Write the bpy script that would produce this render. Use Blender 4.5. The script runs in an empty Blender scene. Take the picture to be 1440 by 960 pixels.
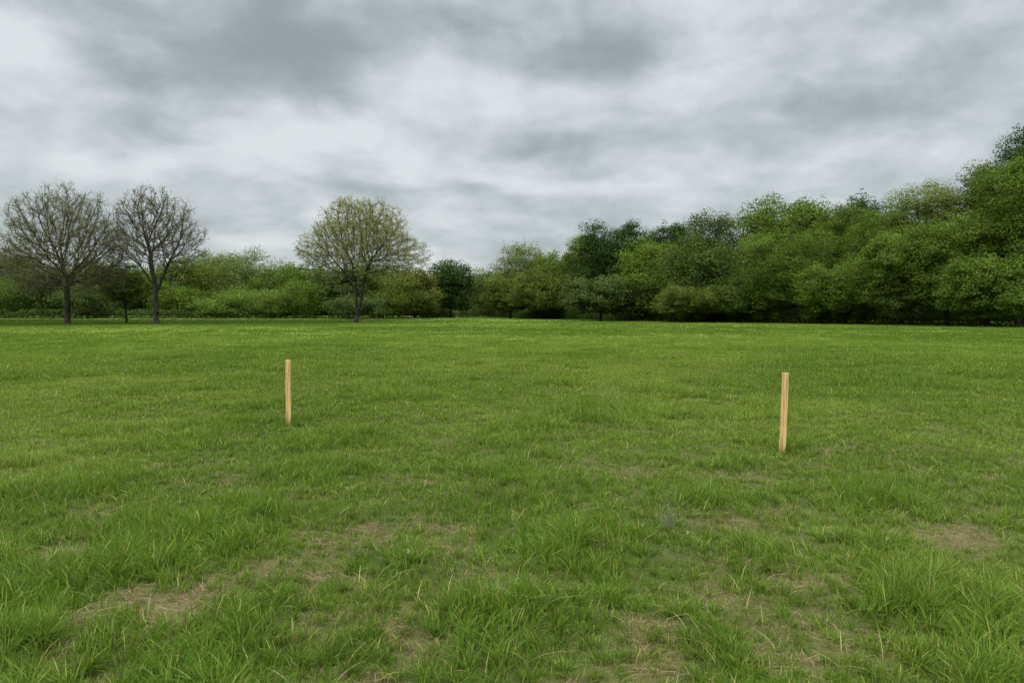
import bpy, math, random
import numpy as np

SC = bpy.context.scene
COL = SC.collection
R = math.radians
random.seed(7)

# ------------------------------------------------------------------ camera
F = 1060.0                    # focal length in photo pixels (photo 1440 x 960)
EYE = 1.6
PITCH = math.atan(40 / F)     # horizon 40 px above the middle of the photo

def at(px, y, py=None):
    """world x of a photo column at depth y, and (with py) the height of a photo row there"""
    x = (px - 720) / F * y
    if py is None:
        return x
    return x, EYE + y * math.tan(math.atan((480 - py) / F) - PITCH)

def ground_at(px, py):
    y = EYE / math.tan(PITCH - math.atan((480 - py) / F))
    return (px - 720) / F * y, y

cd = bpy.data.cameras.new('camera')
cam = bpy.data.objects.new('camera', cd)
COL.objects.link(cam)
cam.location = (0, 0, EYE)
cam.rotation_euler = (R(90) - PITCH, 0, 0)
cd.sensor_fit = 'HORIZONTAL'
cd.sensor_width = 36
cd.lens = 36 * F / 1440
cd.clip_end = 9000
cd.clip_start = 0.05
SC.camera = cam

# ------------------------------------------------------------------ numpy noise
def _hash(ix, iy, seed):
    h = (ix.astype(np.int64) * 374761393 + iy.astype(np.int64) * 668265263 + seed * 1274126177) & 0xffffffff
    h = ((h ^ (h >> 13)) * 1274126177) & 0xffffffff
    h = h ^ (h >> 16)
    return (h & 0xffffff) / float(0xffffff)

def vnoise(x, y, seed=0):
    x = np.asarray(x, float); y = np.asarray(y, float)
    ix = np.floor(x); iy = np.floor(y)
    fx = x - ix; fy = y - iy
    fx = fx * fx * (3 - 2 * fx); fy = fy * fy * (3 - 2 * fy)
    a = _hash(ix, iy, seed); b = _hash(ix + 1, iy, seed)
    c = _hash(ix, iy + 1, seed); d = _hash(ix + 1, iy + 1, seed)
    return (a * (1 - fx) + b * fx) * (1 - fy) + (c * (1 - fx) + d * fx) * fy

def fbm(x, y, seed=0, oct=4):
    s = 0; a = 0.5; t = 0
    for k in range(oct):
        s = s + a * vnoise(x * 2 ** k + 17.3 * k, y * 2 ** k - 9.1 * k, seed + k)
        t += a; a *= 0.5
    return s / t

def sstep(a, b, v):
    t = np.clip((v - a) / (b - a), 0, 1)
    return t * t * (3 - 2 * t)

# ------------------------------------------------------------------ the lie of the land
def height(x, y):
    x = np.asarray(x, float); y = np.asarray(y, float)
    h = 0.55 * sstep(120, 230, y) * sstep(60, -10, x)
    fade = 1 / (1 + (np.maximum(y, 0) / 30) ** 2)
    h = h + (fbm(x / .22, y / .22, 4, 2) - .5) * .05 * (1 - sstep(10, 20, y))
    h = h + (fbm(x / 0.9, y / 0.9, 3) - 0.5) * 0.11 * fade
    h = h + (fbm(x / 7, y / 7, 5) - 0.5) * 0.16 * sstep(3, 12, y) * (1 - sstep(60, 120, y))
    h = h + (vnoise(x / 45, y / 30, 8) - 0.5) * 0.30 * sstep(25, 60, y) * (1 - sstep(90, 130, y))
    return h

BARE = [(215, 858, .26, 1), (130, 868, .2, .8), (1345, 752, .34, 1), (1145, 815, .3, .9), (1170, 862, .16, .8), (905, 895, .22, .9),
        (530, 745, .22, .8), (622, 772, .25, .7), (1290, 892, .26, .95), (838, 655, .4, .7), (600, 905, .24, .9), (450, 882, .18, .7),
        (252, 676, .4, .6), (352, 650, .4, .55), (1030, 735, .3, .6), (690, 818, .25, .7), (300, 818, .2, .6), (115, 635, .5, .7),
        (25, 945, .2, .7), (880, 945, .15, .7), (1180, 905, .2, .5), (770, 830, .2, .6), (90, 775, .25, .5), (1280, 655, .5, .5),
        (460, 760, .3, .5), (1130, 945, .15, .6), (740, 905, .14, .6), (560, 950, .12, .6), (1000, 800, .2, .4), (440, 600, .5, .4)]
LUSH = [(690, 885, .3, 1), (1330, 850, .55, 1), (790, 765, .45, .9), (1240, 700, .5, .9), (330, 905, .3, .8), (985, 700, .4, .7),
        (240, 790, .4, .5), (60, 690, .7, .8), (20, 850, .3, .7), (560, 800, .3, .6), (1070, 780, .3, .7), (1390, 930, .4, .9),
        (720, 690, .6, .5), (980, 900, .22, .7), (1420, 700, .8, .4), (850, 860, .2, .6), (490, 910, .2, .6), (1230, 800, .25, .8)]
BARE = [(*ground_at(a, b), r * (.95 if b > 700 else .5), s * (.95 if b > 700 else .6)) for a, b, r, s in BARE]
LUSH = [(*ground_at(a, b), r, s) for a, b, r, s in LUSH]

def maps(x, y):
    """bare, lush, hue at points of the field"""
    wx = x + (fbm(x / .22, y / .22, 21, 4) - .5) * .55
    wy = y + (fbm(x / .22, y / .22, 31, 4) - .5) * .65
    bare = sstep(.55, .80, fbm(wx / .30, wy / .38, 41, 5)) * .74 * (1 - .75 * sstep(5, 15, y))
    lush = sstep(.48, .75, fbm(wx / 1.1, wy / 1.3, 51, 3)) * .8
    for bx, by, r, s in BARE:
        bare = np.maximum(bare, s * .95 * np.exp(-(((wx - bx) / r) ** 2 + ((wy - by) / (r * 1.25)) ** 2) ** 1.4))
    for bx, by, r, s in LUSH:
        g = s * np.exp(-(((wx - bx) / r) ** 2 + ((wy - by) / (r * 1.4)) ** 2))
        lush = np.maximum(lush, g); bare = bare * (1 - .9 * g)
    lush = lush * (1 - bare)
    hue = fbm(x / 3.1, y / 4.2, 61, 4)                  # 0 deep green .. 1 yellow green
    hue = hue * (1 - sstep(18, 60, y)) + fbm(x / 14, y / 16, 71, 5) * sstep(18, 60, y)
    return bare, lush, sstep(.22, .78, hue)

DEEP = np.array([.096, .170, .016])
FRESH = np.array([.184, .254, .040])
PALE = np.array([.29, .30, .085])
STRAW = np.array([.52, .385, .20])
SOIL = np.array([.050, .036, .020])
MEADOW_SHADE = np.array([.070, .105, .022])

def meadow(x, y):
    """strip beyond the near field on the left with painted tree shade and longer grass, 0..1"""
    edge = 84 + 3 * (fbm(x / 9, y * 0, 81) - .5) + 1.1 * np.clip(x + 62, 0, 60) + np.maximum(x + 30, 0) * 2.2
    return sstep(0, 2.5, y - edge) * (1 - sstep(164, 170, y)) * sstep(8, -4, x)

# ------------------------------------------------------------------ materials
def new_mat(name):
    m = bpy.data.materials.new(name); m.use_nodes = True
    nt = m.node_tree; nt.nodes.clear()
    return m, nt, nt.nodes, nt.links

def N(nt, t, **k):
    n = nt.nodes.new(t)
    for a, b in k.items():
        setattr(n, a, b)
    return n

def leaf_material(name, trans=.35, rough=.55, spec=.25, noise=6.0, amount=.25, tint=(1.25, 1.25, .8)):
    m, nt, nn, ll = new_mat(name)
    at_ = N(nt, 'ShaderNodeAttribute', attribute_name='tint')
    geo = N(nt, 'ShaderNodeNewGeometry')
    no = N(nt, 'ShaderNodeTexNoise'); no.inputs['Scale'].default_value = noise
    ll.new(geo.outputs['Position'], no.inputs['Vector'])
    mr = N(nt, 'ShaderNodeMapRange'); mr.inputs['To Min'].default_value = 1 - amount; mr.inputs['To Max'].default_value = 1 + amount
    mr.inputs['From Min'].default_value = .3; mr.inputs['From Max'].default_value = .7
    ll.new(no.outputs['Fac'], mr.inputs['Value'])
    mx = N(nt, 'ShaderNodeMix', data_type='RGBA', blend_type='MULTIPLY'); mx.inputs['Factor'].default_value = 1
    ll.new(at_.outputs['Color'], mx.inputs[6]); ll.new(mr.outputs[0], mx.inputs[7])
    bs = N(nt, 'ShaderNodeBsdfPrincipled')
    bs.inputs['Roughness'].default_value = rough; bs.inputs['Specular IOR Level'].default_value = spec
    ll.new(mx.outputs[2], bs.inputs['Base Color'])
    tc = N(nt, 'ShaderNodeMix', data_type='RGBA', blend_type='MULTIPLY'); tc.inputs['Factor'].default_value = 1
    tc.inputs[7].default_value = (*tint, 1)
    ll.new(mx.outputs[2], tc.inputs[6])
    tr = N(nt, 'ShaderNodeBsdfTranslucent'); ll.new(tc.outputs[2], tr.inputs['Color'])
    ms = N(nt, 'ShaderNodeMixShader'); ms.inputs[0].default_value = trans
    ll.new(bs.outputs[0], ms.inputs[1]); ll.new(tr.outputs[0], ms.inputs[2])
    out = N(nt, 'ShaderNodeOutputMaterial'); ll.new(ms.outputs[0], out.inputs[0])
    return m

def bark_material(name, c1, c2, scale=3.0):
    m, nt, nn, ll = new_mat(name)
    geo = N(nt, 'ShaderNodeNewGeometry')
    mp = N(nt, 'ShaderNodeMapping'); mp.inputs['Scale'].default_value = (scale, scale, scale * .25)
    ll.new(geo.outputs['Position'], mp.inputs['Vector'])
    no = N(nt, 'ShaderNodeTexNoise'); no.inputs['Scale'].default_value = 1; no.inputs['Detail'].default_value = 6
    ll.new(mp.outputs[0], no.inputs['Vector'])
    cr = N(nt, 'ShaderNodeValToRGB')
    cr.color_ramp.elements[0].position = .35; cr.color_ramp.elements[0].color = (*c1, 1)
    cr.color_ramp.elements[1].position = .68; cr.color_ramp.elements[1].color = (*c2, 1)
    ll.new(no.outputs['Fac'], cr.inputs[0])
    bs = N(nt, 'ShaderNodeBsdfPrincipled'); bs.inputs['Roughness'].default_value = .9; bs.inputs['Specular IOR Level'].default_value = .15
    ll.new(cr.outputs[0], bs.inputs['Base Color'])
    out = N(nt, 'ShaderNodeOutputMaterial'); ll.new(bs.outputs[0], out.inputs[0])
    return m

GRASS_M = leaf_material('grass_blade', trans=.38, rough=.6, spec=.12, noise=1.3, amount=.12)
LEAF_M = leaf_material('tree_leaf', trans=.24, rough=.7, spec=.10, noise=.5, amount=.22)
BARK_M = bark_material('bark', (.016, .015, .011), (.050, .045, .034))
BARK_PALE_M = bark_material('twig_bark', (.075, .066, .040), (.15, .13, .08))

def ground_material():
    m, nt, nn, ll = new_mat('field_soil_and_turf')
    at_ = N(nt, 'ShaderNodeAttribute', attribute_name='tint')
    geo = N(nt, 'ShaderNodeNewGeometry')
    def noise(scale, vec_scale, detail=6, rough=.65):
        mp = N(nt, 'ShaderNodeMapping'); mp.inputs['Scale'].default_value = vec_scale
        ll.new(geo.outputs['Position'], mp.inputs['Vector'])
        no = N(nt, 'ShaderNodeTexNoise'); no.inputs['Scale'].default_value = scale
        no.inputs['Detail'].default_value = detail; no.inputs['Roughness'].default_value = rough
        ll.new(mp.outputs[0], no.inputs['Vector'])
        return no.outputs['Fac']
    n1 = noise(22, (1, 1, 1)); n2 = noise(.45, (1, 1, 1), 9, .72)
    def mr(s, a, b):
        r = N(nt, 'ShaderNodeMapRange'); r.inputs['From Min'].default_value = .3; r.inputs['From Max'].default_value = .7
        r.inputs['To Min'].default_value = a; r.inputs['To Max'].default_value = b
        ll.new(s, r.inputs['Value']); return r.outputs[0]
    mu = N(nt, 'ShaderNodeMath', operation='MULTIPLY'); ll.new(mr(n1, .65, 1.3), mu.inputs[0]); ll.new(mr(n2, .8, 1.2), mu.inputs[1])
    mx = N(nt, 'ShaderNodeMix', data_type='RGBA', blend_type='MULTIPLY'); mx.inputs['Factor'].default_value = 1
    ll.new(at_.outputs['Color'], mx.inputs[6]); ll.new(mu.outputs[0], mx.inputs[7])
    bs = N(nt, 'ShaderNodeBsdfPrincipled'); bs.inputs['Roughness'].default_value = .95; bs.inputs['Specular IOR Level'].default_value = .1
    ll.new(mx.outputs[2], bs.inputs['Base Color'])
    bp = N(nt, 'ShaderNodeBump'); bp.inputs['Strength'].default_value = .6; bp.inputs['Distance'].default_value = .02
    ll.new(n1, bp.inputs['Height']); ll.new(bp.outputs[0], bs.inputs['Normal'])
    out = N(nt, 'ShaderNodeOutputMaterial'); ll.new(bs.outputs[0], out.inputs[0])
    return m

# ------------------------------------------------------------------ mesh helpers
def mesh_obj(name, verts, faces, mat, parent=None, tint=None, smooth=False):
    """verts (n,3); faces (m,k) all of one size; tint (n,3)"""
    verts = np.ascontiguousarray(verts, dtype=np.float32); faces = np.ascontiguousarray(faces, dtype=np.int32)
    me = bpy.data.meshes.new(name)
    me.vertices.add(len(verts)); me.vertices.foreach_set('co', verts.ravel())
    k = faces.shape[1]
    me.loops.add(faces.size); me.loops.foreach_set('vertex_index', faces.ravel())
    me.polygons.add(len(faces))
    me.polygons.foreach_set('loop_start', np.arange(0, faces.size, k, dtype=np.int32))
    me.polygons.foreach_set('use_smooth', np.full(len(faces), smooth, dtype=bool))
    me.update(calc_edges=True)
    if tint is not None:
        a = me.color_attributes.new('tint', 'FLOAT_COLOR', 'POINT')
        c = np.ones((len(verts), 4), dtype=np.float32); c[:, :3] = tint
        a.data.foreach_set('color', c.ravel())
    me.materials.append(mat)
    o = bpy.data.objects.new(name, me); COL.objects.link(o)
    if parent is not None:
        o.parent = parent
    return o

def empty(name, loc):
    o = bpy.data.objects.new(name, None); o.empty_display_size = .3
    o.location = loc; COL.objects.link(o); return o

def tag(o, label, cat, group=None, kind=None):
    o['label'] = label
    if cat: o['category'] = cat
    if group: o['group'] = group
    if kind: o['kind'] = kind
    return o

def frustums(P0, P1, r0, r1, n=5):
    """one n-sided open frustum for each segment"""
    P0 = np.asarray(P0, float); P1 = np.asarray(P1, float); r0 = np.asarray(r0, float); r1 = np.asarray(r1, float)
    d = P1 - P0; d = d / np.maximum(np.linalg.norm(d, axis=1, keepdims=True), 1e-6)
    ref = np.where(np.abs(d[:, 2:3]) > .9, np.array([[1., 0, 0]]), np.array([[0, 0, 1.]]))
    u = np.cross(d, ref); u /= np.linalg.norm(u, axis=1, keepdims=True); v = np.cross(d, u)
    a = np.arange(n) * 2 * np.pi / n
    ring = u[:, None, :] * np.cos(a)[None, :, None] + v[:, None, :] * np.sin(a)[None, :, None]
    A = P0[:, None, :] + ring * r0[:, None, None]
    B = P1[:, None, :] + ring * r1[:, None, None]
    V = np.concatenate([A, B], axis=1).reshape(-1, 3)
    i = np.arange(n); j = (i + 1) % n
    f = np.stack([i, j, j + n, i + n], axis=1)
    Fc = (f[None] + (np.arange(len(P0)) * 2 * n)[:, None, None]).reshape(-1, 4)
    return V, Fc

def leaf_quads(C, Nrm, size, rng, aspect=.62):
    """a pointed diamond for each centre"""
    n = len(C)
    Nrm = Nrm / np.maximum(np.linalg.norm(Nrm, axis=1, keepdims=True), 1e-6)
    t = rng.normal(size=(n, 3)); u = np.cross(Nrm, t); u /= np.maximum(np.linalg.norm(u, axis=1, keepdims=True), 1e-6)
    v = np.cross(Nrm, u)
    s = np.asarray(size).reshape(-1, 1)
    V = np.stack([C + u * s, C + v * s * aspect + Nrm * s * .15, C - u * s, C - v * s * aspect + Nrm * s * .15], axis=1).reshape(-1, 3)
    Fc = np.arange(4 * n).reshape(-1, 4)
    return V, Fc

# ------------------------------------------------------------------ ground
def build_ground():
    ys = np.concatenate([np.linspace(-60, 1.6, 24), np.geomspace(1.8, 4200, 470)])
    s = np.linspace(-1, 1, 321)
    Y, S = np.meshgrid(ys, s, indexing='ij')
    X = S * (14 + 1.6 * np.maximum(Y, 0))
    Z = height(X, Y)
    bare, lush, hue = maps(X, Y)
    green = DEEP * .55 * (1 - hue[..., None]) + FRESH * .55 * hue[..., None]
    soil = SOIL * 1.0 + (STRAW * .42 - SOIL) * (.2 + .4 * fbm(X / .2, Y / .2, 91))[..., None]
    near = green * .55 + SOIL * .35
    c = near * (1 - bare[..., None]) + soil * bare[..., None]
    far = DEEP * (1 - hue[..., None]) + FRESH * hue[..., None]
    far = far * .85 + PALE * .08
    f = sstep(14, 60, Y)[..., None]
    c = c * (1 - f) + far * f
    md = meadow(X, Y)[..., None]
    c = c * (1 - md) + MEADOW_SHADE * md  # tree shade of the strip put into the ground colour
    bright = (sstep(164, 170, Y) * (1 - sstep(181, 186, Y)) * sstep(4, -12, X))[..., None]  # band of sunlit grass, painted as a paler ground colour
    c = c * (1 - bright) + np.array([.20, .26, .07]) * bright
    ny, nx = X.shape
    V = np.stack([X, Y, Z], -1).reshape(-1, 3)
    i = np.arange(ny * nx).reshape(ny, nx)
    Fc = np.stack([i[:-1, :-1], i[:-1, 1:], i[1:, 1:], i[1:, :-1]], -1).reshape(-1, 4)
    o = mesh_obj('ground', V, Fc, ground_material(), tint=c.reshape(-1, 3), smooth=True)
    tag(o, 'rough green field with straw and bare soil showing between the grass', None, kind='structure')

# ------------------------------------------------------------------ grass
def blades(x, y, h, w, az, lean, face, col, segs, root_shade=.55):
    n = len(x); z = height(x, y) - .008
    ts = {4: [0, .28, .54, .78, 1], 2: [0, .55, 1], 1: [0, 1]}[segs]
    ws = {4: [.8, 1, .9, .6, .08], 2: [.9, .85, .12], 1: [1, .3]}[segs]
    root = np.stack([x, y, z], -1)
    d = np.stack([np.cos(az), np.sin(az), np.zeros(n)], -1)
    sd = np.stack([np.cos(face), np.sin(face), np.zeros(n)], -1)
    rows = []; cols = []
    for t, wf in zip(ts, ws):
        p = root + d * (lean * h * t ** 1.7)[:, None]
        p[:, 2] += h * (t - .55 * np.minimum(lean, 1.3) * t * t * .8)
        rows.append(p - sd * (w * wf * .5)[:, None]); rows.append(p + sd * (w * wf * .5)[:, None])
        k = root_shade + (1 - root_shade) * min(1, t * 1.6) if segs > 1 else (root_shade + .25 if t == 0 else 1)  # shade at the grass roots painted into the blade colour
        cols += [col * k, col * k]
    V = np.stack(rows, 1).reshape(-1, 3); C = np.stack(cols, 1).reshape(-1, 3)
    m = len(rows)
    f = np.array([[2 * q, 2 * q + 1, 2 * q + 3, 2 * q + 2] for q in range(segs)])
    Fc = (f[None] + (np.arange(n) * m)[:, None, None]).reshape(-1, 4)
    return V, Fc, C

def lerp(a, b, t):
    return a * (1 - t[:, None]) + b * t[:, None]

def scatter(rng, d0, d1, n0, p):
    """points in the seen wedge, density n0*(4/d)^p per square metre"""
    ds = np.geomspace(d0, d1, 60); X = []; Y = []
    for a, b in zip(ds[:-1], ds[1:]):
        m = (a + b) / 2; half = .72 * m + 1.9
        k = rng.poisson(n0 * (4 / m) ** p * 2 * half * (b - a))
        X.append(rng.uniform(-half, half, k)); Y.append(rng.uniform(a, b, k))
    return np.concatenate(X), np.concatenate(Y)

def grass_layer(name, label, rng, d0, d1, n0, p, segs, wpx):
    parts = []
    # live blades, half of them gathered into tufts
    x, y = scatter(rng, d0, d1, n0, p)
    n = len(x)
    g = .15 * 2.0 ** np.floor(np.log2(np.maximum(y, 8) / 8) + _hash(np.floor(x * 40), np.floor(y * 40), 2) * .999)   # tuft spacing
    cx = np.floor(x / g); cy = np.floor(y / g)
    tx = (cx + _hash(cx, cy, 5)) * g; ty = (cy + _hash(cx, cy, 9)) * g
    pull = rng.uniform(0, 1, n) < .58 * (1 - sstep(10, 19, y))
    k = rng.uniform(.25, .75, n)
    x = np.where(pull, x + (tx - x) * k, x); y = np.where(pull, y + (ty - y) * k, y)
    bare, lush, hue = maps(x, y)
    keep = rng.uniform(0, 1, n) > np.minimum(bare * .95, .93)
    keep &= y > d0 * .98
    keep &= rng.uniform(0, 1, n) < sstep(.18, .48, fbm(x / .14, y / .14, 19, 3) + .3 * sstep(7, 16, y) + .12 * lush)
    x, y, tx, ty, pull, bare, lush, hue = [q[keep] for q in (x, y, tx, ty, pull, bare, lush, hue)]
    n = len(x)
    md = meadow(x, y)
    tone = _hash(np.floor(tx / .01), np.floor(ty / .01), 77)
    H = (.045 + .055 * fbm(x / .4, y / .4, 13, 3) + .13 * lush ** 1.2) * (1 - .55 * bare) * (1 + .25 * (tone - .5))
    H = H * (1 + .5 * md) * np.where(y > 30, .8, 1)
    h = H * rng.uniform(.45, 1.3, n)
    az = np.where(pull, np.arctan2(y - ty, x - tx) + rng.normal(0, .5, n), rng.uniform(0, 6.283, n))
    lean = np.abs(rng.normal(.35, .35, n)) + .2 * pull
    lean = np.clip(lean + .25 * lush * rng.uniform(0, 1, n), 0, 1.6)
    w = np.maximum(rng.uniform(.0022, .0048, n) * (1 + .5 * lush), wpx * y / 754)
    t = np.clip(hue * .75 + rng.normal(0, .22, n) * (1 - .6 * sstep(15, 50, y)) + .12 * (tone - .5) - .28 * lush + .12, 0, 1)
    col = lerp(DEEP, FRESH, t)
    pale = (rng.uniform(0, 1, n) < (.10 + .10 * bare) * (1 - .95 * sstep(18, 45, y)))
    col = np.where(pale[:, None], PALE * rng.uniform(.7, 1.15, (n, 1)), col)
    amp = (.75 - .6 * sstep(12, 45, y))[:, None]; col = col * (1 - amp * .45 + amp * rng.uniform(0, 1, (n, 1)) ** 1.2)
    col = col * (1 - .50 * md[:, None]) * (1 - .16 * sstep(25, 70, y) * (1 - md))[:, None]  # blades of the strip darkened for the painted tree shade
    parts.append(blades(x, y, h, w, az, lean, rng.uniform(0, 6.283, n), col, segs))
    # dry thatch: short, curled, nearly lying blades
    x, y = scatter(rng, d0, d1, n0 * .85, p + .1)
    bare, lush, hue = maps(x, y); n = len(x)
    keep = rng.uniform(0, 1, n) < (.30 + .9 * bare - .2 * lush) * sstep(.26, .5, fbm(x / .09, y / .09, 15, 3) + .2 * (y > 12)) * (1 - .8 * sstep(22, 50, y))
    x, y, bare, lush = x[keep], y[keep], bare[keep], lush[keep]; n = len(x)
    h = rng.uniform(.012, .042, n) * (1 + .5 * bare)
    lean = rng.uniform(1.2, 3.2, n)
    w = np.maximum(rng.uniform(.0016, .0036, n), wpx * .8 * y / 754)
    s = rng.uniform(0, 1, n)
    col = lerp(STRAW * .26, STRAW * 1.05, s ** 1.5 * (1 - .6 * sstep(15, 45, y))) * rng.uniform(.75, 1.1, (n, 1))
    green = rng.uniform(0, 1, n) < .45 * (1 - bare)
    col = np.where(green[:, None], PALE * rng.uniform(.45, .8, (n, 1)), col)
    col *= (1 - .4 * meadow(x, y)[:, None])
    parts.append(blades(x, y, h, w, rng.uniform(0, 6.283, n), lean, rng.uniform(0, 6.283, n), col, segs, root_shade=.8))
    if segs > 1:
        # a few long pale blades that stick out or have fallen over
        x, y = scatter(rng, d0, d1, n0 * .0032, p); n = len(x)
        h = rng.uniform(.08, .2, n); lean = rng.uniform(.5, 1.6, n)
        w = np.maximum(rng.uniform(.003, .0055, n), wpx * y / 754)
        col = lerp(PALE * 1.0, STRAW * .95, rng.uniform(0, .8, n))
        parts.append(blades(x, y, h, w, rng.uniform(0, 6.283, n), lean, rng.uniform(0, 6.283, n), col, segs, root_shade=.8))
    V = []; Fc = []; C = []; off = 0
    for v, f, c in parts:
        V.append(v); Fc.append(f + off); C.append(c); off += len(v)
    o = mesh_obj(name, np.concatenate(V), np.concatenate(Fc), GRASS_M, tint=np.concatenate(C))
    tag(o, label, 'grass', kind='stuff')
    print(name, sum(len(f) for f in Fc))

# ------------------------------------------------------------------ leafy trees
def leafy_tree(px, Y, top, wpx, col, label, name='leafy_tree', cat='tree', group=None, low=.06, leaves=26000, size=.17,
               clumps=46, seed=1, holes=.0, lean=0, taper=.0, trunk_r=.28, limbs=True, twigs=0, flat=.85, dim=1.0, skirt=.35):
    rng = np.random.default_rng(seed)
    x0, ztop = at(px, Y, top)
    zg = float(height(x0, Y)); Ht = ztop - zg
    rx = wpx / F * Y / 2; zc = Ht * (low + (1 - low) * .5); rz = Ht * (1 - low) * .5
    root = empty(name, (x0, Y, zg)); tag(root, label, cat, group)
    # clump centres near the surface of an uneven envelope, some inside
    n = clumps; no_ = int(n * .76)
    i_ = np.arange(no_) + .5
    ph = np.arccos(1 - 2 * i_ / no_); th = np.pi * (1 + 5 ** .5) * i_ + rng.uniform(0, 6)
    d = np.stack([np.cos(th) * np.sin(ph), np.sin(th) * np.sin(ph), np.cos(ph)], -1)
    d2 = rng.normal(size=(n - no_, 3)); d = np.concatenate([d, d2]) + rng.normal(0, .12, (n, 3))
    d /= np.linalg.norm(d, axis=1, keepdims=True)
    rad = np.concatenate([rng.uniform(.78, 1.03, no_), rng.uniform(.25, .7, n - no_)])
    cr0 = (rx * rx * rz) ** (1 / 3) * .36 * (46 / n) ** .33
    cr0 = min(cr0, rx * .5)
    r = cr0 * rng.uniform(.62, 1.45, n)
    prof = 1 - taper * np.clip(d[:, 2], 0, 1)
    low_wide = np.where(d[:, 2] < 0, 1 + skirt * .4, 1)
    hz = np.sqrt(np.maximum(1 - d[:, 2] ** 2, 1e-4)); bx = (1 - np.abs(d[:, 2]) ** 3) ** .4 / hz      # fuller shoulders than an egg
    bx = np.where(d[:, 2] > -.2, np.minimum(bx, 2.2), 1)
    d = d * np.stack([bx, bx, np.ones(n)], -1)
    rad = rad * (.88 + .24 * vnoise(np.arctan2(d[:, 0], d[:, 2] + .01) * 1.5, d[:, 1] * 2, seed))
    c = np.stack([d[:, 0] * (rx - cr0) * rad * prof * low_wide, d[:, 1] * (rx - cr0) * rad * prof * low_wide * .9,
                  zc + np.sign(d[:, 2]) * np.abs(d[:, 2]) ** (.85) * (rz - cr0 * .8) * rad], -1)
    c[:, 0] += lean * (c[:, 2] / Ht)
    c[0, 2] = Ht - r[0] * .85
    tone = rng.uniform(.84, 1.14, n)
    # sub-clumps on each clump
    m = 13
    e = rng.normal(size=(n, m, 3)); e /= np.linalg.norm(e, axis=2, keepdims=True)
    e[:, :, 2] = np.where((e[:, :, 2] < -.3) & (rng.uniform(0, 1, (n, m)) < .45), -e[:, :, 2] * .6, e[:, :, 2])
    sc = c[:, None, :] + e * r[:, None, None] * rng.uniform(.55, 1.05, (n, m, 1)) * np.array([1, 1, flat])
    sr = (r[:, None] * rng.uniform(.28, .56, (n, m))).ravel()
    keepm = rng.uniform(0, 1, n * m) > holes
    st = (tone[:, None] * rng.uniform(.82, 1.2, (n, m))).ravel()
    out = (sc - c[:, None, :]).reshape(-1, 3); sc = sc.reshape(-1, 3)
    idx = np.nonzero(keepm)[0]
    pr = sr[idx] ** 2; pr = pr / pr.sum()
    k = rng.choice(idx, leaves, p=pr)
    q = rng.normal(size=(leaves, 3)); q /= np.linalg.norm(q, axis=1, keepdims=True)
    q[:, 2] = np.where(q[:, 2] < -.2, q[:, 2] * .5, q[:, 2])
    rr = rng.uniform(.15, 1, leaves) ** .45 * (1 + .25 * (rng.uniform(0, 1, leaves) ** 6))
    L = sc[k] + q * (sr[k] * rr)[:, None] * np.array([1.1, 1.1, .92])
    L[:, 2] = np.maximum(L[:, 2], .05)
    nr = q * .55 + out[k] / r[np.minimum(k // m, n - 1)][:, None] * .5 + rng.normal(0, .5, (leaves, 3)) + np.array([0, 0, .35])
    sz = size * rng.uniform(.6, 1.35, leaves)
    V, Fc = leaf_quads(L, nr, sz, rng)
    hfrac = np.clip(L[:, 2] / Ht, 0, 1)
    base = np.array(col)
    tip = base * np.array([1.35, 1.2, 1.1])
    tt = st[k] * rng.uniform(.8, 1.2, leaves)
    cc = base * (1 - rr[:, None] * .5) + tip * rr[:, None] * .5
    cc = cc * tt[:, None] * (.70 + .4 * hfrac[:, None]) * dim  # lower leaves painted darker, as shade within the foliage
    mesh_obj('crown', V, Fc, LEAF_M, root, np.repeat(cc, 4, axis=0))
    # trunk and limbs
    P0 = []; P1 = []; r0 = []; r1 = []
    def poly(pts, ra, rb):
        for i in range(len(pts) - 1):
            P0.append(pts[i]); P1.append(pts[i + 1])
            r0.append(ra + (rb - ra) * i / (len(pts) - 1)); r1.append(ra + (rb - ra) * (i + 1) / (len(pts) - 1))
    spine = [np.array([lean * t * .8 + rng.normal(0, .05 * Ht / 8) * (t > 0), rng.normal(0, .05), Ht * t * .86]) for t in np.linspace(0, 1, 9)]
    poly([spine[0] + (0, 0, -.15), spine[0] + (0, 0, .25)], trunk_r * 1.7, trunk_r * 1.1)
    poly([spine[0] + (0, 0, .25)] + spine[1:], trunk_r * 1.1, .05)
    for i in range(n):
        if not limbs and i % 3: continue
        tz = max(.12, min(.8, (c[i, 2] / Ht) * .62 + rng.uniform(-.06, .06)))
        j = tz * 8; a = spine[int(j)] + (spine[min(int(j) + 1, 8)] - spine[int(j)]) * (j - int(j))
        b = c[i]; mid = a * .45 + b * .55 - np.array([0, 0, .06 * np.linalg.norm(b - a)]) + rng.normal(0, .2, 3)
        R0 = trunk_r * .42 * (1 - tz * .6)
        poly([a, mid, b], R0, R0 * .25)
        for s in range(4):
            e2 = sc[i * m + rng.integers(0, m)]
            poly([b, (b + e2) / 2 + rng.normal(0, .08, 3), e2], R0 * .28, .018)
    for _ in range(twigs):
        i = rng.integers(0, n)
        if not limbs: i -= i % 3
        if c[i, 2] < Ht * .6: continue
        b = c[i] + 0
        e2 = b + np.array([rng.normal(0, .5), rng.normal(0, .5), rng.uniform(.6, 1.3)]) * r[i]
        mid = (b + e2) / 2 + rng.normal(0, .12, 3); poly([b, mid, e2], .05, .02)
        for s in range(5):
            f0 = mid + (e2 - mid) * rng.uniform(0, 1); poly([f0, f0 + rng.normal(0, .35, 3) + (0, 0, .4)], .025, .012)
    V, Fc = frustums(P0, P1, r0, r1, 6)
    mesh_obj('trunk', V, Fc, BARK_M, root, smooth=True)
    return root

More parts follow.
